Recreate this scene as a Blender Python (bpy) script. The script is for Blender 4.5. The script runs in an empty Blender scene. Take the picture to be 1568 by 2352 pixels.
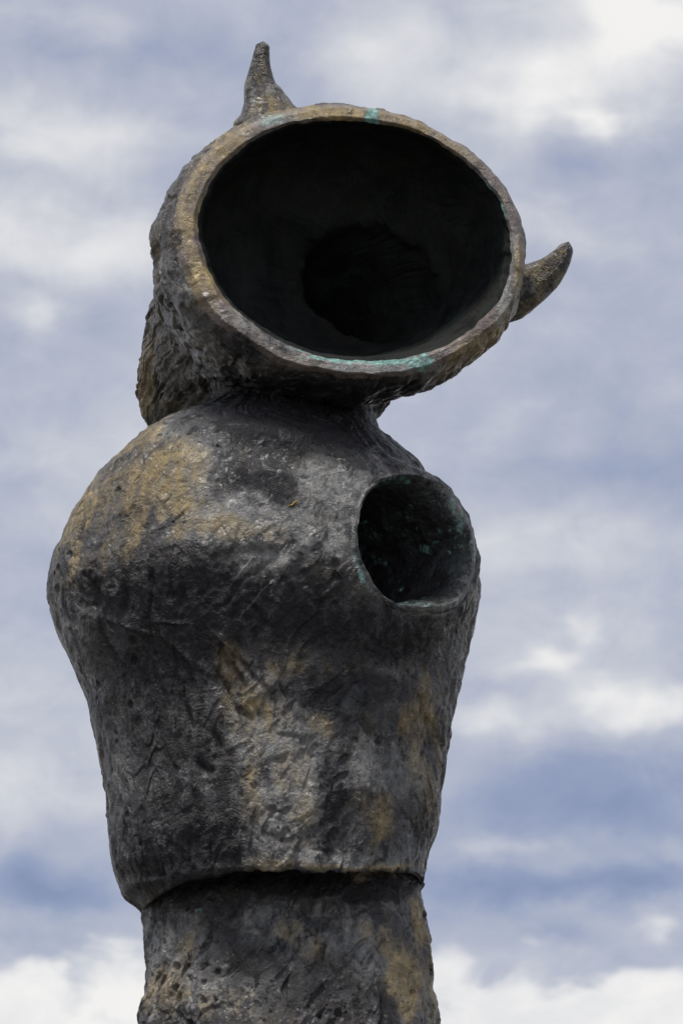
import bpy, math
import numpy as np
R = math.radians
scene = bpy.context.scene
COL = scene.collection

# ------------------------------------------------------------------ camera
DIST, EYE, PITCH, FOV = 12.0, 1.6, R(15.0), R(12.5)
cam_data = bpy.data.cameras.new('camera')
cam_data.sensor_fit = 'VERTICAL'; cam_data.angle = FOV
cam_data.clip_start = 0.1; cam_data.clip_end = 5000
cam = bpy.data.objects.new('camera', cam_data); COL.objects.link(cam)
cam.location = (0, -DIST, EYE); cam.rotation_euler = (math.pi/2 + PITCH, 0, 0)
scene.camera = cam

# ------------------------------------------------------------------ sky, sun, exposure
SUN_EL, SUN_AZ = R(69), R(-138)          # azimuth measured from +y towards +x: high, from front left
world = bpy.data.worlds.new('World'); scene.world = world; world.use_nodes = True
wn, wl = world.node_tree.nodes, world.node_tree.links
wn.clear()
def N(tree, kind, **kw):
    n = tree.nodes.new(kind)
    for k, v in kw.items(): setattr(n, k, v)
    return n
def M(tree, op, a, b=None, c=None, clamp=False):
    n = tree.nodes.new('ShaderNodeMath'); n.operation = op; n.use_clamp = clamp
    for i, s in enumerate((a, b, c)):
        if s is None: continue
        if isinstance(s, (int, float)): n.inputs[i].default_value = s
        else: tree.links.new(s, n.inputs[i])
    return n.outputs[0]
def noise(tree, vec, scale, detail=4.0, rough=0.55, dist=0.0, out='Fac'):
    n = tree.nodes.new('ShaderNodeTexNoise')
    n.inputs['Scale'].default_value = scale; n.inputs['Detail'].default_value = detail
    n.inputs['Roughness'].default_value = rough; n.inputs['Distortion'].default_value = dist
    if vec is not None: tree.links.new(vec, n.inputs['Vector'])
    return n.outputs[out]
def ramp(tree, fac, stops, interp='LINEAR'):
    n = tree.nodes.new('ShaderNodeValToRGB'); n.color_ramp.interpolation = interp
    el = n.color_ramp.elements
    while len(el) < len(stops): el.new(0.5)
    for e, (p, c) in zip(el, stops):
        e.position = p; e.color = (*c, 1) if not isinstance(c, (int, float)) else (c, c, c, 1)
    tree.links.new(fac, n.inputs[0])
    return n.outputs[0]
def mixc(tree, fac, a, b, blend='MIX'):
    n = tree.nodes.new('ShaderNodeMix'); n.data_type = 'RGBA'; n.blend_type = blend
    for s, i in ((fac, 0), (a, 6), (b, 7)):
        if isinstance(s, (int, float)): n.inputs[i].default_value = s
        elif isinstance(s, tuple): n.inputs[i].default_value = (*s, 1)
        else: tree.links.new(s, n.inputs[i])
    return n.outputs[2]

def build_sky():
    t = world.node_tree
    sky = N(t, 'ShaderNodeTexSky'); sky.sky_type = 'NISHITA'; sky.sun_disc = False
    sky.sun_elevation = SUN_EL; sky.sun_rotation = SUN_AZ
    tc = N(t, 'ShaderNodeTexCoord'); sep = N(t, 'ShaderNodeSeparateXYZ')
    t.links.new(tc.outputs['Generated'], sep.inputs[0])
    x, y, z = sep.outputs
    az = M(t, 'MULTIPLY', M(t, 'ARCTAN2', x, y), 57.29578)      # degrees round the horizon
    el = M(t, 'MULTIPLY', M(t, 'ARCSINE', z), 57.29578)         # degrees above it
    comb = N(t, 'ShaderNodeCombineXYZ')
    t.links.new(M(t, 'MULTIPLY', az, 0.72), comb.inputs[0]); t.links.new(el, comb.inputs[1])
    V = comb.outputs[0]
    # soft irregular outlines: bend the coordinates of the clouds with noise
    wx = M(t, 'MULTIPLY', M(t, 'SUBTRACT', noise(t, V, 0.9, 3, .5), .5), 2.0)
    off = N(t, 'ShaderNodeVectorMath', operation='ADD'); t.links.new(V, off.inputs[0]); off.inputs[1].default_value = (31.7, 12.3, 5)
    wy = M(t, 'MULTIPLY', M(t, 'SUBTRACT', noise(t, off.outputs[0], 1.0, 3, .5), .5), 1.1)
    az2 = M(t, 'ADD', az, wx); el2 = M(t, 'ADD', el, wy)
    # layered cloud deck over the whole sky
    base = noise(t, V, 0.42, 2.5, .45, .2)
    fine = noise(t, off.outputs[0], 1.35, 6, .54, .3)
    b = M(t, 'ADD', M(t, 'MULTIPLY', M(t, 'SUBTRACT', base, .5), .46), M(t, 'MULTIPLY', M(t, 'SUBTRACT', fine, .5), .44))
    b = M(t, 'ADD', b, .525)
    # single clouds and gaps: azimuth, elevation, half widths (degrees), strength
    for (a0, e0, sa, se, k) in SKY_CLOUDS:
        dx = M(t, 'DIVIDE', M(t, 'SUBTRACT', az2, a0), sa); dy = M(t, 'DIVIDE', M(t, 'SUBTRACT', el2, e0), se)
        r2 = M(t, 'ADD', M(t, 'MULTIPLY', dx, dx), M(t, 'MULTIPLY', dy, dy))
        g = M(t, 'MULTIPLY', M(t, 'EXPONENT', M(t, 'MULTIPLY', r2, -1.0)), k)
        b = M(t, 'ADD', b, g)
    # the bright bank of cloud that stands all round the horizon
    edge = M(t, 'SUBTRACT', M(t, 'ADD', el, M(t, 'MULTIPLY', M(t, 'SUBTRACT', noise(t, V, 1.3, 3, .45, .2), .5), 2.2)), 9.35)
    mr = N(t, 'ShaderNodeMapRange'); mr.interpolation_type = 'SMOOTHSTEP'
    t.links.new(edge, mr.inputs[0]); mr.inputs[1].default_value = -.28; mr.inputs[2].default_value = .28
    mr.inputs[3].default_value = .44; mr.inputs[4].default_value = 0
    b = M(t, 'ADD', b, mr.outputs[0])
    col = ramp(t, b, [(0.0, (.21, .26, .43)), (.25, (.31, .36, .52)), (.5, (.48, .51, .61)), (.75, (.70, .71, .745)), (1.0, (.90, .89, .88))])
    sc = N(t, 'ShaderNodeVectorMath', operation='SCALE'); t.links.new(col, sc.inputs[0]); sc.inputs[3].default_value = 10.0
    cover = M(t, 'ADD', M(t, 'MULTIPLY', b, .12, None), .86, None, True)
    mix = mixc(t, cover, sky.outputs[0], sc.outputs[0])
    bg = N(t, 'ShaderNodeBackground'); bg.inputs['Strength'].default_value = 0.1
    out = N(t, 'ShaderNodeOutputWorld')
    t.links.new(mix, bg.inputs[0]); t.links.new(bg.outputs[0], out.inputs[0])
SKY_CLOUDS = [
    (-3.2, 18.3, 1.5, .45, .38), (-3.4, 19.6, 1.3, .35, .28), (-3.9, 17.3, .5, .25, .25),
    (2.6, 20.1, .85, .40, .45), (3.9, 21.0, 1.3, .7, .55), (.6, 20.6, 1.2, .7, .22), (3.3, 19.75, .45, .12, .3),
    (-3.0, 20.6, 1.5, .25, -.16), (3.2, 19.2, 1.6, .35, -.14), (3.0, 18.4, 1.4, .3, .10), (-3.4, 15.9, 1.3, .5, .12),
    (3.0, 16.7, 1.8, .5, -.06), (2.7, 14.6, 1.6, .30, .12), (3.3, 15.5, 1.5, .35, -.10),
    (2.6, 13.1, .42, .16, .36), (3.3, 12.75, .6, .18, .30), (4.0, 12.55, .6, .16, .36), (3.1, 13.5, .2, .3, .2), (2.0, 12.55, .7, .15, .20),
    (3.1, 11.8, 1.6, .38, -.24), (3.4, 11.3, 1.3, .3, -.22), (1.9, 10.95, .45, .14, .16), (2.2, 10.45, 1.3, .26, -.30), (3.9, 10.4, .8, .25, -.26), (3.9, 10.0, .18, .16, .25),
    (3.0, 9.75, 1.3, .18, -.14), (-3.6, 14.0, 1.0, .45, -.08), (-3.6, 12.6, 1.0, .3, .05), (-3.8, 11.6, 1.1, .45, .14), (-3.6, 10.3, 1.0, .35, -.24),
    (-3.4, 13.3, 1.0, .3, -.06),
    (2.6, 11.2, 2.2, .55, -.16), (2.4, 10.3, 2.0, .40, -.14), (-3.7, 10.4, 1.2, .4, -.16), (3.4, 16.2, 2.0, 1.0, -.07), (-3.6, 13.6, 1.2, .8, -.04),
]
build_sky()
sun_data = bpy.data.lights.new('sun', 'SUN'); sun_data.energy = 3.2; sun_data.angle = R(15); sun_data.color = (1, .955, .89)
sun = bpy.data.objects.new('sun', sun_data); COL.objects.link(sun)
sun.rotation_euler = (math.pi/2 - SUN_EL, 0, math.pi - SUN_AZ)
sun.location = (-6, -8, 14)
vs = scene.view_settings
vs.view_transform = 'Standard'; vs.look = 'None'; vs.exposure = 0.0; vs.gamma = 1.0; vs.use_curve_mapping = False

# ------------------------------------------------------------------ numeric helpers
cp, sp = math.cos(PITCH), math.sin(PITCH)
FP = 1176/math.tan(FOV/2)                # drawing units: 1 unit is about 1.157 mm on the sculpture
UNIT = DIST/cp/FP
def facing(U, V, W):
    """a point of the head, drawn on a sheet that faces the viewer: U right, V down, W depth (units)"""
    d = DIST/cp + np.asarray(W, float)*UNIT
    a = (np.asarray(U, float)-784)/FP*d; b = (1176-np.asarray(V, float))/FP*d
    return np.stack([a, -DIST + d*cp - b*sp, EYE + d*sp + b*cp], -1)
def front(p):
    """oblique front elevation of a point (units), used to lay out stains, painted shade and tool marks on the bronze"""
    s = (DIST/cp)/(DIST/cp + p[..., 1]*cp + (p[..., 2]-4.815)*sp)
    u = 784 + p[..., 0]/UNIT*s
    v = 1176 - ((p[..., 2]-4.8154)*cp - p[..., 1]*sp)/UNIT*s
    return u, v
def spline(xk, yk, x):
    xk = np.asarray(xk, float); yk = np.asarray(yk, float); x = np.asarray(x, float)
    h = np.diff(xk); s = np.diff(yk)/h; m = np.empty_like(yk); m[0] = s[0]; m[-1] = s[-1]
    m[1:-1] = (s[:-1]*h[1:]+s[1:]*h[:-1])/(h[1:]+h[:-1])
    i = np.clip(np.searchsorted(xk, x)-1, 0, len(xk)-2); t = (x-xk[i])/h[i]; t2 = t*t; t3 = t2*t
    return (2*t3-3*t2+1)*yk[i]+(t3-2*t2+t)*h[i]*m[i]+(-2*t3+3*t2)*yk[i+1]+(t3-t2)*h[i]*m[i+1]
def sstep(a, b, x):
    t = np.clip((x-a)/(b-a), 0, 1); return t*t*(3-2*t)
rng = np.random.default_rng(7)
PERM = np.concatenate([rng.permutation(256)]*3).astype(np.int32)
GRAD = rng.normal(size=(256, 3)).astype(np.float32); GRAD /= np.linalg.norm(GRAD, axis=1, keepdims=True)
def perlin(p):
    p = np.asarray(p, np.float32); sh = p.shape[:-1]; p = p.reshape(-1, 3)
    f0 = np.floor(p); i = f0.astype(np.int64) & 255; f = p-f0; w = f*f*f*(f*(f*6-15)+10)
    X, Y, Z = i.T; r = 0
    for dx in (0, 1):
        for dy in (0, 1):
            for dz in (0, 1):
                g = GRAD[PERM[PERM[PERM[(X+dx) & 255]+((Y+dy) & 255)]+((Z+dz) & 255)]]
                d = g[:, 0]*(f[:, 0]-dx)+g[:, 1]*(f[:, 1]-dy)+g[:, 2]*(f[:, 2]-dz)
                r = r + d*(w[:, 0] if dx else 1-w[:, 0])*(w[:, 1] if dy else 1-w[:, 1])*(w[:, 2] if dz else 1-w[:, 2])
    return (r*1.6).reshape(sh)
def fbm(p, o=4, g=.5, seed=0.0):
    r = 0; a = 1.0; p = p + seed*17.31
    for k in range(o): r = r + a*perlin(p*2.03**k + k*5.7); a *= g
    return r
JIT = rng.random((4096, 3)).astype(np.float32)
def worley(p):
    p = np.asarray(p, np.float32); sh = p.shape[:-1]; p = p.reshape(-1, 3)
    c = np.floor(p).astype(np.int64); best = np.full(len(p), 9., np.float32); ident = np.zeros(len(p), np.int64)
    for dx in (-1, 0, 1):
        for dy in (-1, 0, 1):
            for dz in (-1, 0, 1):
                q = c + np.array([dx, dy, dz]); h = ((q[:, 0]*73856093) ^ (q[:, 1]*19349663) ^ (q[:, 2]*83492791)) & 4095
                d = ((q+JIT[h]-p)**2).sum(1); k = d < best; best[k] = d[k]; ident[k] = h[k]
    return np.sqrt(best).reshape(sh), (JIT[ident, 0]).reshape(sh)
def grid_normals(P, wrap=True):
    if wrap: du = np.roll(P, -1, 1)-np.roll(P, 1, 1)
    else: du = np.gradient(P, axis=1)
    dv = np.gradient(P, axis=0)
    n = np.cross(du, dv); n /= np.linalg.norm(n, axis=-1, keepdims=True)+1e-12
    return n
def grid_faces(r, c, wrap=True):
    idx = np.arange(r*c).reshape(r, c)
    if wrap: nx = np.roll(idx, -1, 1); a, b, d, e = idx[:-1], nx[:-1], nx[1:], idx[1:]
    else: a, b, d, e = idx[:-1, :-1], idx[:-1, 1:], idx[1:, 1:], idx[1:, :-1]
    return np.stack([a, b, d, e], -1).reshape(-1, 4)
def link_mesh(name, verts, faces, material, parent, attrs=None, normals=None):
    used = np.unique(faces); re = np.full(len(verts), -1, np.int64); re[used] = np.arange(len(used)); f = re[faces]
    me = bpy.data.meshes.new(name)
    me.vertices.add(len(used)); me.vertices.foreach_set('co', verts[used].astype(np.float32).ravel())
    nf = len(f); me.loops.add(nf*4); me.loops.foreach_set('vertex_index', f.astype(np.int32).ravel())
    me.polygons.add(nf); me.polygons.foreach_set('loop_start', np.arange(0, nf*4, 4, dtype=np.int32))
    me.polygons.foreach_set('use_smooth', np.ones(nf, bool))
    for k, v in (attrs or {}).items():
        a = me.attributes.new(k, 'FLOAT', 'POINT'); a.data.foreach_set('value', v.reshape(-1)[used].astype(np.float32))
    me.update(calc_edges=True); me.validate()
    if normals is not None: me.normals_split_custom_set_from_vertices(normals.reshape(-1, 3)[used].astype(np.float32))
    me.materials.append(material)
    o = bpy.data.objects.new(name, me); COL.objects.link(o); o.parent = parent
    return o

# ------------------------------------------------------------------ materials
def bronze(name, dark, mid, warm, speck=.5, rough=.33, bump=1.0, spec=.62):
    m = bpy.data.materials.new(name); m.use_nodes = True; t = m.node_tree; t.nodes.clear()
    tc = N(t, 'ShaderNodeTexCoord'); P = tc.outputs['Object']
    mp = N(t, 'ShaderNodeMapping'); mp.inputs['Scale'].default_value = (1, 1, .38); t.links.new(P, mp.inputs[0]); PS = mp.outputs[0]   # rain runs downwards
    def attr(n):
        a = N(t, 'ShaderNodeAttribute'); a.attribute_name = n; return a.outputs['Fac']
    n1 = noise(t, P, 5.5, 8, .62, .6); n2 = noise(t, P, 17, 8, .70, .8); n3 = noise(t, P, 60, 6, .65, .3)
    ns = noise(t, PS, 22, 8, .68, .5); grain = noise(t, P, 210, 4, .7)
    c = mixc(t, ramp(t, n1, [(.38, 0), (.62, 1)]), dark, mid)
    c = mixc(t, ramp(t, ns, [(.46, 0), (.66, .8)]), c, warm)
    c = mixc(t, ramp(t, noise(t, PS, 9, 7, .65, .8), [(.52, 0), (.68, .55)]), c, mixc(t, .5, mid, (.06, .085, .085)))   # cool green film
    c = mixc(t, ramp(t, n3, [(.50, 0), (.66, speck*.6)]), c, (.15, .14, .145))
    def masked(a, lo, hi, amt=1.0):
        # the edge of a stain and of painted shade, broken up by finer noise and drawn down by rain
        x = M(t, 'ADD', attr(a), M(t, 'ADD', M(t, 'MULTIPLY', M(t, 'SUBTRACT', ns, .5), 2.0), M(t, 'MULTIPLY', M(t, 'SUBTRACT', n3, .5), 1.0)))
        x = M(t, 'MULTIPLY', x, ramp(t, attr(a), [(.02, 0), (.12, 1)]))
        return M(t, 'MULTIPLY', ramp(t, x, [(lo, 0), (hi, 1)]), amt)
    c = mixc(t, masked('pale', .07, .56, .9), c, mixc(t, ramp(t, n2, [(.3, 0), (.7, 1)]), (.13, .138, .150), (.45, .44, .41)))
    c = mixc(t, M(t, 'MULTIPLY', masked('ochre', .10, .70, .92), ramp(t, noise(t, PS, 13, 8, .72, .9), [(.36, .35), (.56, 1)])), c, mixc(t, ramp(t, n2, [(.3, 0), (.7, 1)]), (.15, .11, .045), (.56, .415, .18)))
    soot_and_shade = masked('soot_and_shade', .08, .46, .96)
    c = mixc(t, soot_and_shade, c, mixc(t, n2, (.011, .011, .013), (.046, .043, .047)))
    c = mixc(t, masked('teal', .14, .52, .9), c, mixc(t, ramp(t, n3, [(.35, 0), (.7, 1)]), (.08, .20, .18), (.38, .72, .65)))
    vo = N(t, 'ShaderNodeTexVoronoi'); vo.inputs['Scale'].default_value = 75; t.links.new(P, vo.inputs['Vector'])
    fl = M(t, 'MULTIPLY', ramp(t, vo.outputs['Distance'], [(.10, 1), (.2, 0)]), ramp(t, n1, [(.52, 0), (.62, speck)]))
    c = mixc(t, fl, c, (.16, .27, .25))
    c = mixc(t, ramp(t, grain, [(.38, .35), (.6, 0)]), c, mixc(t, .62, c, (.008, .008, .009)))
    bs = N(t, 'ShaderNodeBsdfPrincipled')
    t.links.new(c, bs.inputs['Base Color'])
    t.links.new(ramp(t, n2, [(.3, rough-.12), (.7, rough+.12)]), bs.inputs['Roughness'])
    t.links.new(M(t, 'SUBTRACT', spec, M(t, 'MULTIPLY', soot_and_shade, spec*.72)), bs.inputs['Specular IOR Level'])   # dark patches and painted shade are dull
    h = M(t, 'ADD', M(t, 'MULTIPLY', n3, .75), M(t, 'MULTIPLY', grain, .06))
    h = M(t, 'ADD', h, M(t, 'MULTIPLY', noise(t, P, 27, 3.5, .5, .6), 2.6))
    vp = N(t, 'ShaderNodeTexVoronoi'); vp.inputs['Scale'].default_value = 110; t.links.new(P, vp.inputs['Vector'])
    pit = M(t, 'MULTIPLY', ramp(t, vp.outputs['Distance'], [(.0, 0), (.35, 1)]), ramp(t, n2, [(.44, 0), (.6, .9)]))
    h = M(t, 'ADD', h, pit)
    b = N(t, 'ShaderNodeBump'); b.inputs['Strength'].default_value = .6*bump; b.inputs['Distance'].default_value = .010
    t.links.new(h, b.inputs['Height']); t.links.new(b.outputs[0], bs.inputs['Normal'])
    out = N(t, 'ShaderNodeOutputMaterial'); t.links.new(bs.outputs[0], out.inputs[0])
    return m
MAT_BODY = bronze('weathered_bronze', (.016, .016, .019), (.070, .067, .070), (.115, .092, .055))
MAT_HEAD = bronze('brown_bronze', (.022, .020, .018), (.085, .074, .064), (.150, .114, .066), .3)
MAT_RIM = bronze('worn_rim_bronze', (.085, .067, .056), (.20, .165, .150), (.27, .215, .155), .1, .40, .8)
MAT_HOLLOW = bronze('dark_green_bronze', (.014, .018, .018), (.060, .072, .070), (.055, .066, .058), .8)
MAT_INSIDE = bronze('unlit_inner_bronze', (.018, .020, .020), (.038, .040, .039), (.037, .035, .031), 0, .8, .7, .0)  # shade inside the bell is put into this darker, dull colour

# ------------------------------------------------------------------ stains (their own shapes on the bronze) and some painted shade
# kind, centre and half sizes (units of the front elevation), turn (degrees), strength
STAINS_AND_SHADE = [
    ('ochre', 395, 1085, 75, 55, -35, .75), ('ochre', 300, 1120, 90, 38, -48, .55), ('ochre', 205, 1165, 22, 95, 32, .7), ('ochre', 420, 1160, 75, 26, 0, .6),
    ('ochre', 300, 1225, 20, 50, 15, .6), ('ochre', 410, 1220, 32, 20, 0, .55), ('ochre', 500, 1205, 60, 24, 0, .5), ('ochre', 330, 1010, 60, 18, -35, .5),
    ('ochre', 170, 1290, 16, 50, 8, .5), ('ochre', 620, 1215, 50, 22, 0, .3), ('ochre', 255, 1250, 12, 60, 8, .35),
    ('ochre', 512, 1545, 24, 85, -8, .55), ('ochre', 600, 1640, 55, 50, 0, .42), ('ochre', 735, 1665, 28, 24, 0, .6), ('ochre', 575, 1790, 24, 90, 0, .42),
    ('ochre', 680, 1770, 40, 60, 0, .32), ('ochre', 700, 1850, 40, 40, 0, .40), ('ochre', 955, 1660, 30, 100, 8, .6), ('ochre', 870, 1880, 40, 60, 10, .45), ('ochre', 620, 1975, 60, 22, 0, .5),
    ('ochre', 830, 1990, 130, 9, 3, .55), ('ochre', 640, 1540, 36, 20, 0, .35), ('ochre', 985, 1800, 18, 80, 0, .3),
    ('ochre', 930, 2250, 36, 60, -15, 1.0), ('ochre', 890, 2170, 60, 26, 30, .45), ('ochre', 380, 2270, 50, 55, 0, .5), ('ochre', 965, 2120, 14, 70, 0, .6), ('ochre', 990, 2270, 14, 70, 0, .6),
    ('ochre', 430, 2160, 16, 60, 8, .4), ('ochre', 690, 2150, 60, 26, 35, .4), ('ochre', 520, 2300, 60, 30, 0, .3),
    ('pale', 480, 1000, 110, 50, -15, .42), ('pale', 430, 1120, 60, 80, 30, .35), ('pale', 560, 1185, 120, 45, 5, .7), ('pale', 450, 1040, 70, 60, -20, .45), ('ochre', 560, 1225, 90, 20, 0, .35), ('pale', 480, 1225, 110, 26, 0, .5), ('pale', 600, 1290, 65, 42, 0, .6),
    ('pale', 770, 1120, 100, 60, 0, .42), ('pale', 770, 1235, 50, 40, -30, .42), ('pale', 690, 1230, 60, 30, 0, .35), ('pale', 620, 1700, 90, 60, 0, .6), ('pale', 690, 1790, 70, 90, 0, .5),
    ('pale', 880, 1760, 70, 60, 0, .4), ('pale', 600, 1860, 50, 90, 0, .42), ('pale', 780, 1965, 170, 22, 2, .55), ('pale', 640, 1600, 60, 50, 30, .35), ('pale', 440, 2190, 70, 80, 0, .40),
    ('pale', 640, 2150, 80, 60, 40, .42), ('pale', 820, 2170, 90, 60, 40, .35), ('pale', 550, 2280, 120, 50, 0, .25), ('pale', 280, 1760, 26, 200, -4, .22), ('pale', 170, 1400, 20, 90, -8, .25),
    ('pale', 900, 1560, 50, 60, 0, .22), ('pale', 345, 2250, 16, 110, 0, .35),
    ('soot_and_shade', 610, 1100, 60, 22, 0, .5), ('soot_and_shade', 650, 1140, 34, 36, 0, .5), ('soot_and_shade', 690, 975, 190, 55, 4, .8), ('soot_and_shade', 430, 1380, 190, 90, 5, .6), ('soot_and_shade', 640, 1400, 160, 60, 10, .5),  # the wide dark patch on the neck paints the shade under the bell
    ('soot_and_shade', 380, 1560, 110, 110, 0, .5), ('soot_and_shade', 400, 1730, 90, 120, 0, .45), ('soot_and_shade', 430, 1920, 120, 100, 0, .62), ('soot_and_shade', 830, 1450, 160, 60, 10, .5), ('soot_and_shade', 790, 1590, 120, 34, 0, .5), ('soot_and_shade', 300, 1940, 60, 90, 0, .35),
    ('soot_and_shade', 755, 1850, 24, 100, 4, .55), ('soot_and_shade', 505, 1850, 22, 140, 4, .5), ('soot_and_shade', 870, 1960, 60, 18, 0, .3), ('soot_and_shade', 950, 1900, 40, 50, 0, .3), ('soot_and_shade', 330, 1260, 60, 26, -20, .3), ('soot_and_shade', 730, 2030, 240, 24, 0, .9),  # the last, widest patch paints the dark shade slot below the hem
    ('soot_and_shade', 600, 2210, 150, 40, 5, .35), ('soot_and_shade', 740, 2290, 130, 60, 0, .35), ('soot_and_shade', 500, 2110, 50, 60, 10, .3), ('soot_and_shade', 880, 2310, 16, 60, 0, .5),
    ('teal', 838, 1300, 10, 34, -25, .3), ('teal', 880, 1355, 26, 8, 40, .28), ('teal', 560, 1650, 18, 12, 0, .14), ('teal', 440, 2075, 14, 8, 0, .2),
]
RIM_STAINS_AND_SHADE = [
    ('ochre', 760, 262, 130, 14, 2, .85), ('ochre', 920, 280, 70, 16, 18, .8), ('ochre', 520, 330, 60, 26, -45, .7), ('ochre', 440, 470, 26, 100, 15, .62), ('ochre', 470, 640, 24, 70, -25, .5), ('ochre', 1090, 800, 80, 20, -35, 1.1),
    ('ochre', 1195, 640, 12, 80, 0, .6), ('ochre', 1170, 740, 20, 60, 25, .5), ('ochre', 1050, 345, 60, 12, 35, .5), ('ochre', 520, 690, 40, 16, 50, .35), ('ochre', 330, 890, 18, 80, 6, .7), ('ochre', 360, 560, 14, 70, 0, .3),
    ('pale', 1165, 640, 14, 90, 8, .6), ('pale', 720, 800, 110, 16, 12, .6), ('pale', 900, 842, 120, 13, 0, .7), ('pale', 560, 735, 50, 18, 35, .5), ('pale', 640, 270, 60, 12, -12, .55), ('pale', 1110, 430, 50, 14, 48, .5),
    ('pale', 400, 640, 26, 60, -15, .35), ('pale', 430, 780, 30, 50, -30, .25),
    ('soot_and_shade', 560, 790, 60, 26, 25, .5), ('soot_and_shade', 590, 752, 50, 12, 30, .35), ('soot_and_shade', 780, 905, 290, 34, 3, .75), ('soot_and_shade', 1090, 850, 60, 18, -30, .5), ('soot_and_shade', 640, 790, 40, 12, 20, .4), ('soot_and_shade', 400, 570, 14, 40, 0, .3),  # the long patch paints the shade on the bell's underside
    ('teal', 852, 272, 12, 26, -6, 1.2), ('teal', 750, 810, 70, 9, 12, .62), ('teal', 850, 828, 120, 7, 3, .7), ('teal', 968, 836, 24, 16, -20, .8), ('teal', 1160, 485, 8, 22, -30, .36), ('teal', 690, 785, 30, 6, 18, .6), ('teal', 640, 272, 30, 8, -8, .3), ('teal', 1130, 440, 24, 8, 50, .35),
]
def stain_shade_attrs(p, n, stains, warp=24):
    u, v = front(p)
    q = p*6.0
    u = u + warp*fbm(q, 4, .6, 1.0); v = v + warp*fbm(q, 4, .6, 2.0)
    out = {k: np.zeros(u.shape, np.float32) for k in ('ochre', 'pale', 'soot_and_shade', 'teal')}
    for k, cu, cv, a, b, rot, amp in stains:
        c, s = math.cos(R(rot)), math.sin(R(rot)); du = u-cu; dv = v-cv
        r2 = ((du*c+dv*s)/(a*1.25))**2+((-du*s+dv*c)/(b*1.25))**2
        out[k] = np.maximum(out[k], amp*np.exp(-r2*r2*.7-r2*.3))
    return out

# ------------------------------------------------------------------ relief left by the modelling hand
def relief(p, n, across, along, k=1.0, groove=1.0, pitk=1.0):
    """signed height in metres; across/along are metres across and along the direction the clay was drawn"""
    d = .0105*fbm(p*3.2, 2, .5, 3) + .0050*fbm(p*10, 2, .55, 4)
    w = .022*fbm(p*8, 2, .5, 5)
    fl = np.stack([(across+w), along*.36, p[..., 1]*.25], -1)
    zone = sstep(-.3, .3, fbm(p*4, 2, .5, 6))
    s = fbm(fl*21, 2, .5, 11)
    d = d + groove*(.0062*(s-.8*np.abs(s)))*(.25+.75*zone)
    # ledges where one smear of clay ends on the next
    h = fbm(fl*4.5+2.2, 3, .5, 12)*3.0; fr = h-np.floor(h)
    d = d + groove*.0046*(sstep(0, .10, fr)-fr)*sstep(.15, -.25, fbm(p*5, 2, .5, 13))
    # lumps and dabs
    q = p+.5*w[..., None]
    lump = fbm(q*np.array([27, 27, 20]), 3, .55, 15)
    d = d + .0034*(lump-.7*np.abs(lump))*(.35+.65*sstep(-.35, .25, fbm(p*4.3, 2, .5, 16)))
    f, r = worley((p+1.2*w[..., None])*np.array([36, 36, 27])+3); d = d + pitk*.0055*(f-.5)*(.4+.6*sstep(-.3, .3, fbm(p*4.7, 2, .5, 17)))   # thumbed dimples
    # short slits
    s2 = perlin(fl*40+5.1)
    d = d - groove*.0070*sstep(.36, .7, s2)*(.15+.85*zone)
    f, r = worley(p*26+.5*w[..., None]*26); z2 = sstep(.0, .35, fbm(p*5, 2, .5, 8))
    rad = .14+.30*r*r
    d = d - pitk*.009*rad/.36*sstep(rad, rad*.35, f)*(r > .35)*z2
    f, r = worley(p*58); d = d - pitk*.0028*sstep(.16+.3*r, .06, f)*(r > .4)*sstep(-.15, .3, fbm(p*5, 2, .5, 9))
    f, r = worley(p*22+9); d = d + .002*sstep(.34, .05, f)*(r > .75)
    d = d + .0009*fbm(p*70, 2, .6, 10)
    return d*k

# ================================================================== the ground
def ground():
    m = bpy.data.materials.new('grey_paving'); m.use_nodes = True; t = m.node_tree
    tc = N(t, 'ShaderNodeTexCoord')
    bs = t.nodes['Principled BSDF']; bs.inputs['Roughness'].default_value = .9
    t.links.new(ramp(t, noise(t, tc.outputs['Object'], 1.5, 8, .6), [(.3, (.055, .055, .05)), (.7, (.10, .095, .085))]), bs.inputs['Base Color'])
    me = bpy.data.meshes.new('ground'); s = 1500
    me.from_pydata([(-s, -s, 0), (s, -s, 0), (s, s, 0), (-s, s, 0)], [], [(0, 1, 2, 3)])
    o = bpy.data.objects.new('ground', me); COL.objects.link(o); me.materials.append(m)
    o['kind'] = 'structure'
    o['label'] = 'plain grey ground below the bronze figure'
ground()

# ================================================================== the sculpture
ROOT = bpy.data.objects.new('bronze_sculpture', None); COL.objects.link(ROOT); ROOT.location = (-.15, 0, 0)
ROOT['label'] = 'tall weathered bronze figure with hollow horned head and round opening in its chest'
ROOT['category'] = 'sculpture'
ROOT_AT = np.array([-.15, 0, 0])
def place(o):
    o.location = -ROOT.location; return o
def thetas(n):
    t = np.linspace(-1, 1, n, endpoint=False); return -math.pi/2 + math.pi*(.58*t+.42*t**3)

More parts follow.
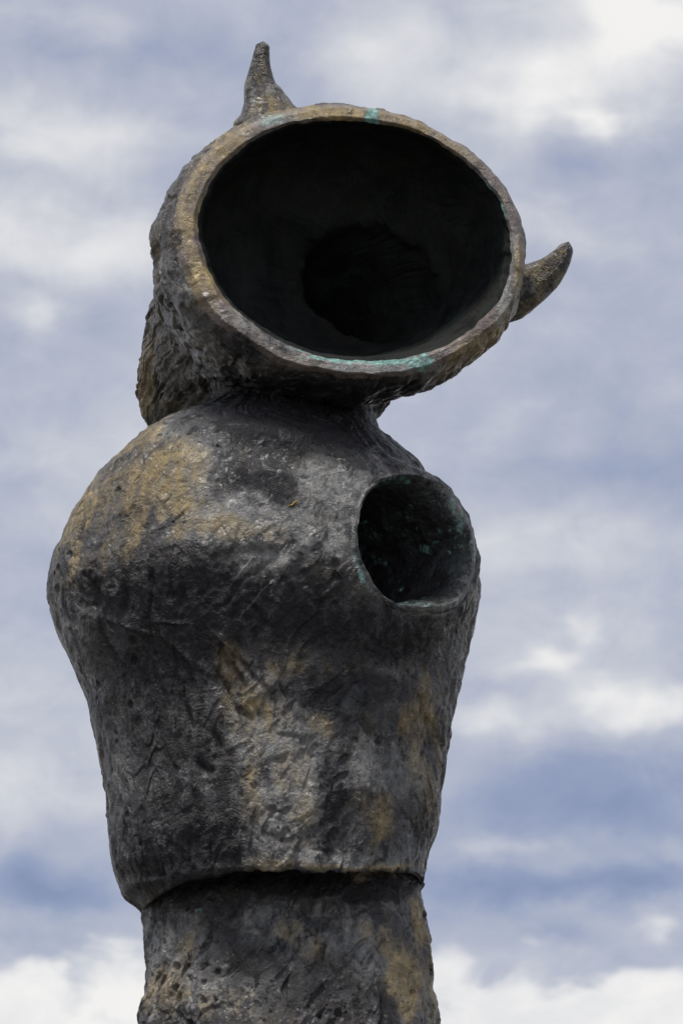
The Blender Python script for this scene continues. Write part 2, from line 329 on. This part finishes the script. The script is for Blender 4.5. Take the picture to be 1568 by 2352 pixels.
# ---------------------------------------------------------------- torso with neck and chest opening
KZ = [5.1969, 5.1483, 5.1058, 5.0695, 5.0271, 4.9788, 4.9307, 4.8706, 4.7867, 4.7031, 4.6138, 4.5249, 4.4304, 4.3363, 4.2192, 4.0794, 3.9405, 3.8483, 3.8024, 3.7622]
XL = [-.3471, -.3471, -.3471, -.4244, -.5036, -.5719, -.6234, -.6714, -.717, -.7514, -.7776, -.764, -.7292, -.6833, -.6483, -.6216, -.6016, -.5803, -.5525, -.5213]
XR = [.085, .085, .0853, .0903, .1082, .1639, .213, .2518, .2878, .3252, .3697, .3605, .3331, .3052, .2812, .2664, .2544, .2286, .2237, .2205]
KY = [.170, .172, .178, .236, .300, .364, .412, .430, .447, .4573, .4717, .461, .4355, .4053, .3869, .3763, .374, .3700, .3660, .3600]
def torso():
    rows, cols = 470, 860
    th = thetas(cols); c, s = np.cos(th)[None], np.sin(th)[None]
    zz = np.linspace(KZ[0], KZ[-1], rows)
    l = spline(-np.array(KZ), XL, -zz); r = spline(-np.array(KZ), XR, -zz); ry = spline(-np.array(KZ), KY, -zz)
    mid = spline(-np.array(KZ), (np.array(XL)+np.array(XR))/2, -zz)
    k = 34                                                   # rows of the turned-under hem and the inner wall
    w = np.linspace(0, 1, k+1)[1:]
    inset = np.interp(w, [0, .12, .25, .4, 1], [.003, .008, .016, .020, .024])
    rise = np.interp(w, [0, .12, .25, .4, 1], [-.006, -.008, -.002, .02, .22])
    zz = np.r_[zz, zz[-1]+rise]; l = np.r_[l, l[-1]+inset]; r = np.r_[r, r[-1]-inset]; ry = np.r_[ry, ry[-1]-inset]; mid = np.r_[mid, np.full(k, mid[-1])]
    rows += k
    x = np.where(c > 0, mid[:, None]+(r-mid)[:, None]*c, mid[:, None]+(mid-l)[:, None]*c)
    y = ry[:, None]*s + 0*c
    z = zz[:, None] + 0*c
    low = sstep(4.25, 3.78, z)
    z = z + low*(.045*sstep(.55, 1, c)+.028*sstep(-.2, -.9, s)+.012*sstep(.1, .7, c)*sstep(0, -.3, s)+.004*np.sin(3*th+1)[None]-.012*sstep(-.55, -.85, c))   # the hem runs unevenly
    # rolled lip along the hem
    lip = np.exp(-((z-3.79)/.018)**2)*sstep(.1, -.6, c)*.010
    P = np.stack([x, y, z], -1); n = grid_normals(P)
    if (n[rows//2, cols//2, 1]) > 0: n = -n
    P = P + n*lip[..., None]
    # chest opening: arc-length remap of the skin inside a circle, a flat lip around it
    Cn = np.array([.74, -.66, .07]); Cn /= np.linalg.norm(Cn)
    u, v = front(P); dd = (u-962)**2+(v-1248)**2+np.where(P[..., 1] > 0, 1e9, 0)
    ij = np.unravel_index(np.argmin(dd), dd.shape); C = P[ij].copy()+Cn*.012
    e2 = np.cross([0, 0, 1.], Cn); e2 /= np.linalg.norm(e2); e1 = np.cross(Cn, e2)
    rot = R(-14); e1, e2 = e1*math.cos(rot)+e2*math.sin(rot), e2*math.cos(rot)-e1*math.sin(rot)
    q = P-C; qa = q@e1; qb = q@e2; qn = q@Cn
    ang = np.arctan2(qa, qb)
    ra, rb = .187, .215
    wob = 1+.035*perlin(np.stack([np.cos(ang)*1.7, np.sin(ang)*1.7, 0*ang+3], -1))+.018*perlin(np.stack([np.cos(ang)*7, np.sin(ang)*7, 0*ang+5], -1))
    rho = np.sqrt((qa/ra)**2+(qb/rb)**2)/wob
    near = (qn > -.25)
    rho = np.where(near, rho, 9)
    inside = rho < 1
    sarc = 1-rho
    ca0, cb0 = np.cos(ang), np.sin(ang); wide = sstep(-.45, .55, ca0*.85-cb0*.45)
    steep_r = np.interp(sarc, [0, .04, .10, .4, .7, .85, 1], [1, .985, .95, .86, .72, .5, 0]); steep_d = np.interp(sarc, [0, .04, .10, .4, .7, .85, 1], [0, .001, -.02, -.15, -.30, -.35, -.37])
    coll_r = np.interp(sarc, [0, .05, .14, .26, .36, .5, .75, .88, 1], [1, .975, .91, .81, .74, .69, .62, .42, 0]); coll_d = np.interp(sarc, [0, .05, .14, .26, .36, .5, .75, .88, 1], [-.006, .006, .010, -.012, -.05, -.14, -.31, -.36, -.37])
    rr = steep_r*(1-wide)+coll_r*wide; dp = steep_d*(1-wide)+coll_d*wide
    ca, cb = np.cos(ang), np.sin(ang)
    flat = C + (cb*ra*wob*np.where(inside, rr, rho))[..., None]*e1 + (ca*rb*wob*np.where(inside, rr, rho))[..., None]*e2
    inner = flat + (dp+.012*fbm(P*9, 3, .5, 21)*sstep(.05, .3, sarc)+.010*np.maximum(fbm(P*16, 2, .5, 22), 0)*sstep(.1, .3, sarc))[..., None]*Cn
    far = sstep(-.35, .5, ca); rise = sstep(1.7-.38*far, 1.0, rho)      # lip stands proud on the side that turns away
    lifted = P*(1-rise*(.35+.65*far))[..., None] + flat*(rise*(.35+.65*far))[..., None]
    edge = P*(1-(.35+.65*far))[..., None]+flat*(.35+.65*far)[..., None]
    ring = sstep(.80, 1.0, rho)                                # the cavity's mouth follows the real edge
    qn2 = (1-(.35+.65*far))*qn
    inner = inner + (qn2*ring)[..., None]*Cn
    P = np.where(inside[..., None], inner, np.where((rho < 1.75)[..., None], lifted, P))
    n = grid_normals(P)
    if n[rows//2, np.argmin(np.abs(th+math.pi/2)), 1] > 0: n = -n
    # direction of modelling: upright runs on the flanks, slanting strokes on the belly
    slant = np.exp(-((P[..., 0]+.12)/.22)**2)*sstep(4.75, 4.5, P[..., 2])
    arc = np.arctan2(P[..., 1], P[..., 0]+.2)*.45
    d0 = relief(P, n, arc, P[..., 2], .9, 1.0, .9)
    ac = arc*.74-P[..., 2]*.67; al = P[..., 2]*.74+arc*.67
    d1 = relief(P+4.4, n, ac, al, .95, 1.15, .9)
    slant = sstep(.25, .6, slant+.25*fbm(P*5, 2, .5, 14))
    d = d0*(1-slant)+d1*slant
    u, v = front(P)
    calm = 1-.62*np.exp(-((u-650)/200)**2-((v-1110)/110)**2)
    sh = np.exp(-((u-270)/90)**2-((v-1180)/80)**2)              # long ridges that sweep over the shoulder
    wv = (u*.62+v*.78)+10*fbm(P*7, 2, .5, 31)
    d = d*calm*np.where(inside, .8, 1)+sh*.0055*np.sin(wv/9.0)*(.5+perlin(P*9))
    for (gu, gv, ln, wd, rt, dp_) in GOUGES:
        cc, ss = math.cos(R(rt)), math.sin(R(rt)); du, dv = u-gu, v-gv
        a_ = (du*cc+dv*ss)/ln; b_ = (-du*ss+dv*cc+4*perlin(P*25))/wd
        d = d+dp_*np.exp(-a_**4-b_**2)*(P[..., 1] < 0)
    d = d*np.where(rho < 1, .75, 1)
    hem = np.zeros_like(d); hem[-k+6:] = 1; d = d*(1-hem)
    P = P + n*d[..., None]
    n = grid_normals(P)
    if n[rows//2, np.argmin(np.abs(th+math.pi/2)), 1] > 0: n = -n
    A = stain_shade_attrs(P, n, STAINS_AND_SHADE)
    for kk in ('ochre', 'pale'): A[kk] = np.where(inside, A[kk]*.15+(.42*sstep(.74, .9, rho)*wide*(kk == 'pale')), A[kk])  # collar coloured paler to look lit on its wide side
    A['soot_and_shade'] = np.where(inside, .5*sstep(.8, .6, rho), A['soot_and_shade'])  # depth of the hollow darkened in colour, as shade would
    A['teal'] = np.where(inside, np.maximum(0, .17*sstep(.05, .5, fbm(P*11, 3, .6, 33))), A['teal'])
    lipn = np.exp(-((rho-1.0)/.05)**2); A['pale'] = np.maximum(A['pale'], .34*lipn)
    F = grid_faces(rows, cols); fi = inside.reshape(-1)[F].mean(1) > .5; fz = P[..., 2].reshape(-1)[F].mean(1)
    V = P.reshape(-1, 3); fn = (fz > 5.055) & ~fi
    if np.dot(np.cross(V[F[0, 1]]-V[F[0, 0]], V[F[0, 3]]-V[F[0, 0]]), n.reshape(-1, 3)[F[0, 0]]) < 0: F = F[:, ::-1]
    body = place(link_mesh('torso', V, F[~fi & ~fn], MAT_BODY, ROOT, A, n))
    neck = link_mesh('neck', V, F[fn], MAT_BODY, ROOT, A, n); place(neck)
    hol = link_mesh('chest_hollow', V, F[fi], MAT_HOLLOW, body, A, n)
    hol['label'] = 'round dark green hollow with a ragged lip in the chest'
    # a yellow fleck stuck to the bronze
    dd = (u-676)**2+(v-1160)**2+np.where(P[..., 1] > 0, 1e9, 0); ij = np.unravel_index(np.argmin(dd), dd.shape)
    return body, P[ij], n[ij]
GOUGES = [  # front elevation: centre, half length, half width, turn, height (m)
    (540, 1540, 46, 6, 55, -.011), (565, 1530, 40, 5, 52, -.008), (520, 1590, 40, 7, 60, -.009), (600, 1570, 46, 7, 45, -.007), (560, 1640, 22, 8, 30, -.016), (585, 1625, 20, 6, 60, -.012),
    (470, 1765, 26, 12, 30, -.016), (450, 1790, 34, 9, 80, .014), (500, 1700, 26, 8, 60, -.012), (430, 1640, 40, 8, 70, -.008), (590, 1262, 16, 7, 10, -.012), (660, 1690, 36, 5, 5, -.007),
    (640, 1745, 20, 8, 0, -.008), (300, 1440, 60, 7, 18, .007), (390, 1430, 40, 4, 5, .006), (285, 1385, 40, 9, 85, -.009), (215, 1370, 30, 9, 78, -.010), (190, 1330, 36, 7, 80, .008), (245, 1340, 50, 6, 84, .007),
    (850, 1680, 40, 8, 60, -.009), (960, 1600, 50, 7, 75, -.008), (985, 1680, 50, 6, 80, -.008), (640, 1925, 40, 6, 18, -.006), (740, 1955, 30, 5, 8, -.006), (330, 1560, 24, 10, 60, -.01), (420, 1500, 50, 8, 40, .007),
    (350, 2010, 34, 9, 10, -.010), (240, 1475, 46, 8, 70, -.008), (350, 1330, 24, 8, 80, -.01), (520, 1480, 30, 7, 50, .008), (700, 1100, 10, 4, 10, -.006), (760, 1050, 16, 3, 15, -.006), (600, 1420, 40, 7, 55, -.009),
]
body, fleck_p, fleck_n = torso()

# ---------------------------------------------------------------- column below the hem, down to the ground
def column():
    rows, cols = 300, 640
    th = thetas(cols); c, s = np.cos(th)[None], np.sin(th)[None]
    KZc = [3.98, 3.86, 3.762, 3.70, 3.62, 3.54, 3.447, 3.2, 2.6, 1.6, .6, 0]
    l = [-.500, -.508, -.514, -.513, -.512, -.513, -.518, -.535, -.64, -.72, -.78, -.80]
    r = [.204, .214, .2235, .226, .229, .237, .262, .31, .39, .48, .54, .56]
    ry = [.185, .203, .226, .248, .272, .296, .324, .37, .44, .52, .58, .60]
    zz = np.r_[np.linspace(3.98, 3.36, 230), np.linspace(3.36, 0, 71)[1:]]
    rows = len(zz); K = -np.array(KZc)
    l, r, ry = (spline(K, a, -zz) for a in (l, r, ry)); mid = (l+r)/2
    P = np.stack([mid[:, None]+((r-l)/2)[:, None]*c, ry[:, None]*s, zz[:, None]+0*c], -1)
    n = grid_normals(P)
    if n[10, np.argmin(np.abs(th+math.pi/2)), 1] > 0: n = -n
    arc = np.arctan2(P[..., 1], P[..., 0]+.15)*.35
    ac = arc*.75-P[..., 2]*.66; al = P[..., 2]*.75+arc*.66
    d = relief(P, n, ac, al, 1.15, 1.25, 1.0)
    u, v = front(P); low = sstep(2180, 2300, v)
    f, rr = worley(P*21+3*fbm(P*6, 2, .5, 40)[..., None]*.3); d = d+low*.012*(.5-f)*sstep(-.3, .3, fbm(P*4, 2, .5, 41))
    d = d - .012*np.exp(-((u-880+6*perlin(P*20))/8)**2)*sstep(2270, 2310, v)*(P[..., 1] < 0)
    d = d*sstep(0, .05, P[..., 2])
    P = P+n*d[..., None]; n = grid_normals(P)
    if n[10, np.argmin(np.abs(th+math.pi/2)), 1] > 0: n = -n
    A = stain_shade_attrs(P, n, STAINS_AND_SHADE); F = grid_faces(rows, cols); V = P.reshape(-1, 3)
    if np.dot(np.cross(V[F[0, 1]]-V[F[0, 0]], V[F[0, 3]]-V[F[0, 0]]), n.reshape(-1, 3)[F[0, 0]]) < 0: F = F[:, ::-1]
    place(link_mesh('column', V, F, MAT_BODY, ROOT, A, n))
column()

# ---------------------------------------------------------------- head: a thick-walled bell with a wide mouth
# U, V, W, half width, half height, turn (deg), slope of the section's plane along V, along U, rows to the next
W0 = -180
HEAD = [
    (612, 880, W0+800, 1, 1, 0, 0, 0, 16),
    (614, 882, W0+780, 150, 90, -5, 0, 0, 30),
    (619, 894, W0+690, 303, 158, -8, .05, 0, 40),
    (632, 820, W0+560, 308, 190, -4, .1, .02, 46),
    (680, 725, W0+420, 334, 242, 0, .2, .05, 44),
    (722, 640, W0+280, 372, 296, 5, .3, .08, 44),
    (772, 588, W0+140, 426, 334, 9, .4, .10, 40),
    (793, 566, W0+50, 422, 322, 10, .44, .12, 18),
    (803, 556, W0+16, 408, 310, 10, .45, .12, 6),
    (807, 554, W0-2, 393, 301, 10, .45, .12, 11),
    (813, 552, W0-3, 370, 284, 10, .45, .12, 5),
    (815, 552, W0+8, 361, 277, 10, .45, .12, 30),
    (806, 556, W0+120, 342, 264, 10, .40, .12, 36),
    (775, 590, W0+280, 285, 225, 10, .25, .08, 24),
    (812, 626, W0+345, 218, 168, 12, .1, .04, 14),
    (848, 652, W0+372, 164, 128, 20, .0, 0, 6),
    (848, 656, W0+386, 158, 124, 20, 0, 0, 12),
    (752, 715, W0+490, 140, 105, 10, 0, 0, 10),
    (680, 825, W0+620, 120, 80, 0, 0, 0, 8),
    (640, 880, W0+720, 100, 60, 0, 0, 0, 6),
    (635, 882, W0+745, 1, 1, 0, 0, 0, 0),
]
def head():
    cols = 780; ph = np.linspace(0, 2*math.pi, cols, endpoint=False)
    # finer towards the viewer is not needed here: the whole ring is seen
    H = np.array([h[:8] for h in HEAD], float); rows_n = [h[8] for h in HEAD[:-1]]
    t = []; acc = 0.; tk = [0.]
    for i, k in enumerate(rows_n):
        a, b = H[i], H[i+1]
        L = abs(a[2]-b[2])+abs(a[3]-b[3])*.8+abs(a[4]-b[4])*.5+4
        t += list(acc+L*np.arange(k)/k); acc += L; tk.append(acc)
    t.append(acc); t = np.array(t); tk = np.array(tk)
    # straight between the close knots of the rim, smooth elsewhere
    G = np.stack([spline(tk, H[:, j], t) for j in range(8)], -1)
    k_ = (t >= tk[8]) & (t <= tk[11])
    for j in range(8): G[k_, j] = np.interp(t[k_], tk, H[:, j])
    G[:, 3:5] = np.maximum(G[:, 3:5], .5)
    rows = len(t); tau = np.radians(G[:, 5])[:, None]
    cph, sph = np.cos(ph)[None], np.sin(ph)[None]
    circ = np.stack([np.cos(ph), np.sin(ph), 0*ph], -1)
    wob_o = 6*fbm(circ*2.2, 2, .5, 51)+2.5*fbm(circ*9, 2, .5, 52); wob_i = 7*fbm(circ*2.5, 2, .5, 53)+2*fbm(circ*11, 2, .6, 54)
    wi = sstep(tk[8], tk[11], t)[:, None]*sstep(tk[13], tk[11], t)[:, None]; wo = sstep(tk[4], tk[8], t)[:, None]*sstep(tk[11], tk[9], t)[:, None]
    dr = wob_o[None]*wo+wob_i[None]*wi
    # irregular edge of the inner passage
    ih = np.exp(-((t-tk[15])/30)**2)[:, None]; dr = dr+ih*(12*fbm(circ*2.6+3, 3, .55, 55))[None]
    a = G[:, 3:4]+dr; b = G[:, 4:5]+dr
    du = a*cph*np.cos(tau)-b*sph*np.sin(tau); dv = a*cph*np.sin(tau)+b*sph*np.cos(tau)
    Wd = G[:, 2:3]-G[:, 6:7]*dv+G[:, 7:8]*du
    Wd = Wd+(3.0*fbm(circ*6, 3, .55, 56))[None]*np.exp(-((t-tk[9])/60)**2)[:, None]
    P = facing(G[:, 0:1]+du, G[:, 1:2]+dv, Wd)
    n = grid_normals(P); cen = P.mean(1, keepdims=True)
    i6 = np.argmin(np.abs(t-tk[6]))
    if ((P-cen)*n)[i6].sum(-1).mean() < 0: n = -n
    tt = np.broadcast_to((t*UNIT)[:, None], P.shape[:2]); arc = np.broadcast_to(ph[None]*.40, P.shape[:2])
    twist = .55*sstep(0, tk[8], t)[:, None]
    outer = (t < tk[8])[:, None]; onrim = ((t >= tk[8]) & (t <= tk[11]))[:, None]
    tw = arc+tt*.22
    d = relief(P, n, tw, tt*.6, 1.0, np.where(outer, 2.0*np.interp(t, [tk[6], tk[8]], [1, .35])[:, None], np.where(onrim, .25, .8)), .55)
    wq = .03*fbm(P*7, 2, .5, 61)
    rg = perlin(np.stack([(tw+wq)*26, tt*3.2, 0*tt+2], -1)); rg2 = perlin(np.stack([(tw+wq)*44, tt*6, 0*tt+9], -1))
    d = d+(.008*(rg-.9*np.abs(rg))-.006*sstep(.15, .5, rg2))*(np.interp(t, [0, tk[2], tk[6], tk[7]], [.5, 1, .8, .1])*(t < tk[8]))[:, None]
    amp = np.where(t < tk[7], 1.0, np.where(t < tk[8], .85, np.where(t <= tk[11], .36, .4)))[:, None]
    amp = amp*np.interp(t, [0, tk[1], tk[-2], tk[-1]], [0, 1, 1, 0])[:, None]
    # the seam under the bell stays smoother on the side towards the chest
    P = P+n*(d*amp)[..., None]; n = grid_normals(P)
    if ((P-P.mean(1, keepdims=True))*n)[i6].sum(-1).mean() < 0: n = -n
    A = stain_shade_attrs(P, n, RIM_STAINS_AND_SHADE, 7)
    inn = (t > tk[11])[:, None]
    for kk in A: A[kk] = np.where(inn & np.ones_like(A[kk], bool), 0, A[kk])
    A['teal'] = np.where(outer & np.ones_like(A['teal'], bool), A['teal']*.35, A['teal']); 
    A['soot_and_shade'] = np.where(onrim & np.ones_like(A['soot_and_shade'], bool), A['soot_and_shade']*.8, A['soot_and_shade'])
    F = grid_faces(rows, cols); V = P.reshape(-1, 3); fr = np.repeat(np.arange(rows-1), cols)
    i = i6*cols
    if np.dot(np.cross(V[F[i, 1]]-V[F[i, 0]], V[F[i, 3]]-V[F[i, 0]]), n.reshape(-1, 3)[F[i, 0]]) < 0: F = F[:, ::-1]
    tr = (t[:-1]+t[1:])/2
    o = place(link_mesh('head', V, F[(tr < tk[8])[fr]], MAT_HEAD, ROOT, A, n))
    rim = link_mesh('rim', V, F[((tr >= tk[8]) & (tr < tk[11]))[fr]], MAT_RIM, o, A, n)
    rim['label'] = 'worn ochre and grey rim with turquoise verdigris streaks'
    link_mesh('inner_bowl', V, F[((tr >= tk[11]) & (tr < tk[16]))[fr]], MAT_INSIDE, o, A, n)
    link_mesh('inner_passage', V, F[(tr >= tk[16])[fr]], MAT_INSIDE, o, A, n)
    return o
head_obj = head()

# ---------------------------------------------------------------- horns
def horn(pts, seed, label):
    rows, cols = 130, 110
    K = np.array(pts, float); seg = np.r_[0, np.cumsum(np.linalg.norm(np.diff(K[:, :3], axis=0), axis=1)+.5)]
    t = np.linspace(0, seg[-1], rows); g = np.stack([spline(seg, K[:, j], t) for j in range(4)], -1)
    C = facing(g[:, 0], g[:, 1], g[:, 2]); r = np.maximum(g[:, 3]*1.05, .3)*UNIT
    T = np.gradient(C, axis=0); T /= np.linalg.norm(T, axis=1, keepdims=True)
    ref = np.array([0, cp, sp]); B1 = np.cross(T, ref); B1 /= np.linalg.norm(B1, axis=1, keepdims=True); B2 = np.cross(B1, T)
    ph = np.linspace(0, 2*math.pi, cols, endpoint=False)
    P = C[:, None]+r[:, None, None]*(np.cos(ph)[None, :, None]*B1[:, None]+np.sin(ph)[None, :, None]*B2[:, None])
    n = P-C[:, None]; n /= np.linalg.norm(n, axis=-1, keepdims=True)+1e-9
    tt = np.broadcast_to((t*UNIT)[:, None], P.shape[:2]); arc = np.broadcast_to(ph[None]*.06, P.shape[:2])
    d = relief(P*1.6+seed, n, arc, tt, .5, .8, .8)*np.interp(t, [0, t[-1]*.7, t[-1]], [1, .6, .1])[:, None]
    P = P+n*d[..., None]; n = grid_normals(P); nn = P-C[:, None]
    if (n*nn).sum() < 0: n = -n
    A = {k: np.zeros(P.shape[:2], np.float32) for k in ('ochre', 'pale', 'soot_and_shade', 'teal')}
    q = fbm(P*14, 3, .6, seed); A['ochre'] = (.28+.3*q)*np.interp(t, [0, t[-1]*.75, t[-1]], [1.2, .5, .1])[:, None]; A['pale'] = .10-.3*q
    F = grid_faces(rows, cols); V = P.reshape(-1, 3)
    if np.dot(np.cross(V[F[0, 1]]-V[F[0, 0]], V[F[0, 3]]-V[F[0, 0]]), n.reshape(-1, 3)[F[0, 0]]) < 0: F = F[:, ::-1]
    o = link_mesh('horn', V, F, MAT_HEAD, head_obj, A, n); o['label'] = label
WH = W0+245
horn([(622, 304, WH, 20), (618, 284, WH, 72), (612, 250, WH, 60), (606, 228, WH, 48), (598, 200, WH, 37), (597, 170, WH, 26.5), (599, 140, WH, 19.5), (602, 115, WH, 16), (604, 102, WH, 12), (605, 95, WH, .5)], 3.0, 'pointed horn standing upright on the head')
WH = W0+235
horn([(1112, 696, WH, 30), (1134, 690, WH, 50), (1160, 680, WH, 55), (1192, 664, WH, 54), (1222, 650, WH, 46), (1256, 627, WH, 36), (1279, 603, WH, 27), (1293, 582, WH, 20), (1301, 565, WH, 13), (1305, 555, WH, .5)], 5.0, 'curved horn jutting sideways from the head')

# ---------------------------------------------------------------- yellow fleck stuck to the shoulder
def fleck():
    m = bpy.data.materials.new('yellow_straw'); m.use_nodes = True; t = m.node_tree
    tc = N(t, 'ShaderNodeTexCoord'); bs = t.nodes['Principled BSDF']; bs.inputs['Roughness'].default_value = .7
    t.links.new(ramp(t, noise(t, tc.outputs['Object'], 300, 3), [(.35, (.45, .26, .03)), (.65, (.85, .60, .12))]), bs.inputs['Base Color'])
    k = 9; t_ = np.linspace(-1, 1, k); nz = fleck_n/np.linalg.norm(fleck_n)
    ex = np.array([.80, 0, .52]); ex = ex-nz*(ex@nz); ex /= np.linalg.norm(ex); ey = np.cross(nz, ex)
    rows = []
    for a in t_:
        c = fleck_p+nz*.004+ex*a*.015+ey*.0016*math.sin(a*5); h = .0018*(1-a*a*.75)
        rows.append([c+ey*h, c+nz*.0018, c-ey*h, c-nz*.004])
    P = np.array(rows); F = grid_faces(k, 4)
    o = bpy.data.objects
    e = place(link_mesh('straw_fleck', P.reshape(-1, 3), F, m, ROOT))
    e['label'] = 'tiny yellow straw fleck stuck to the shoulder'
fleck()
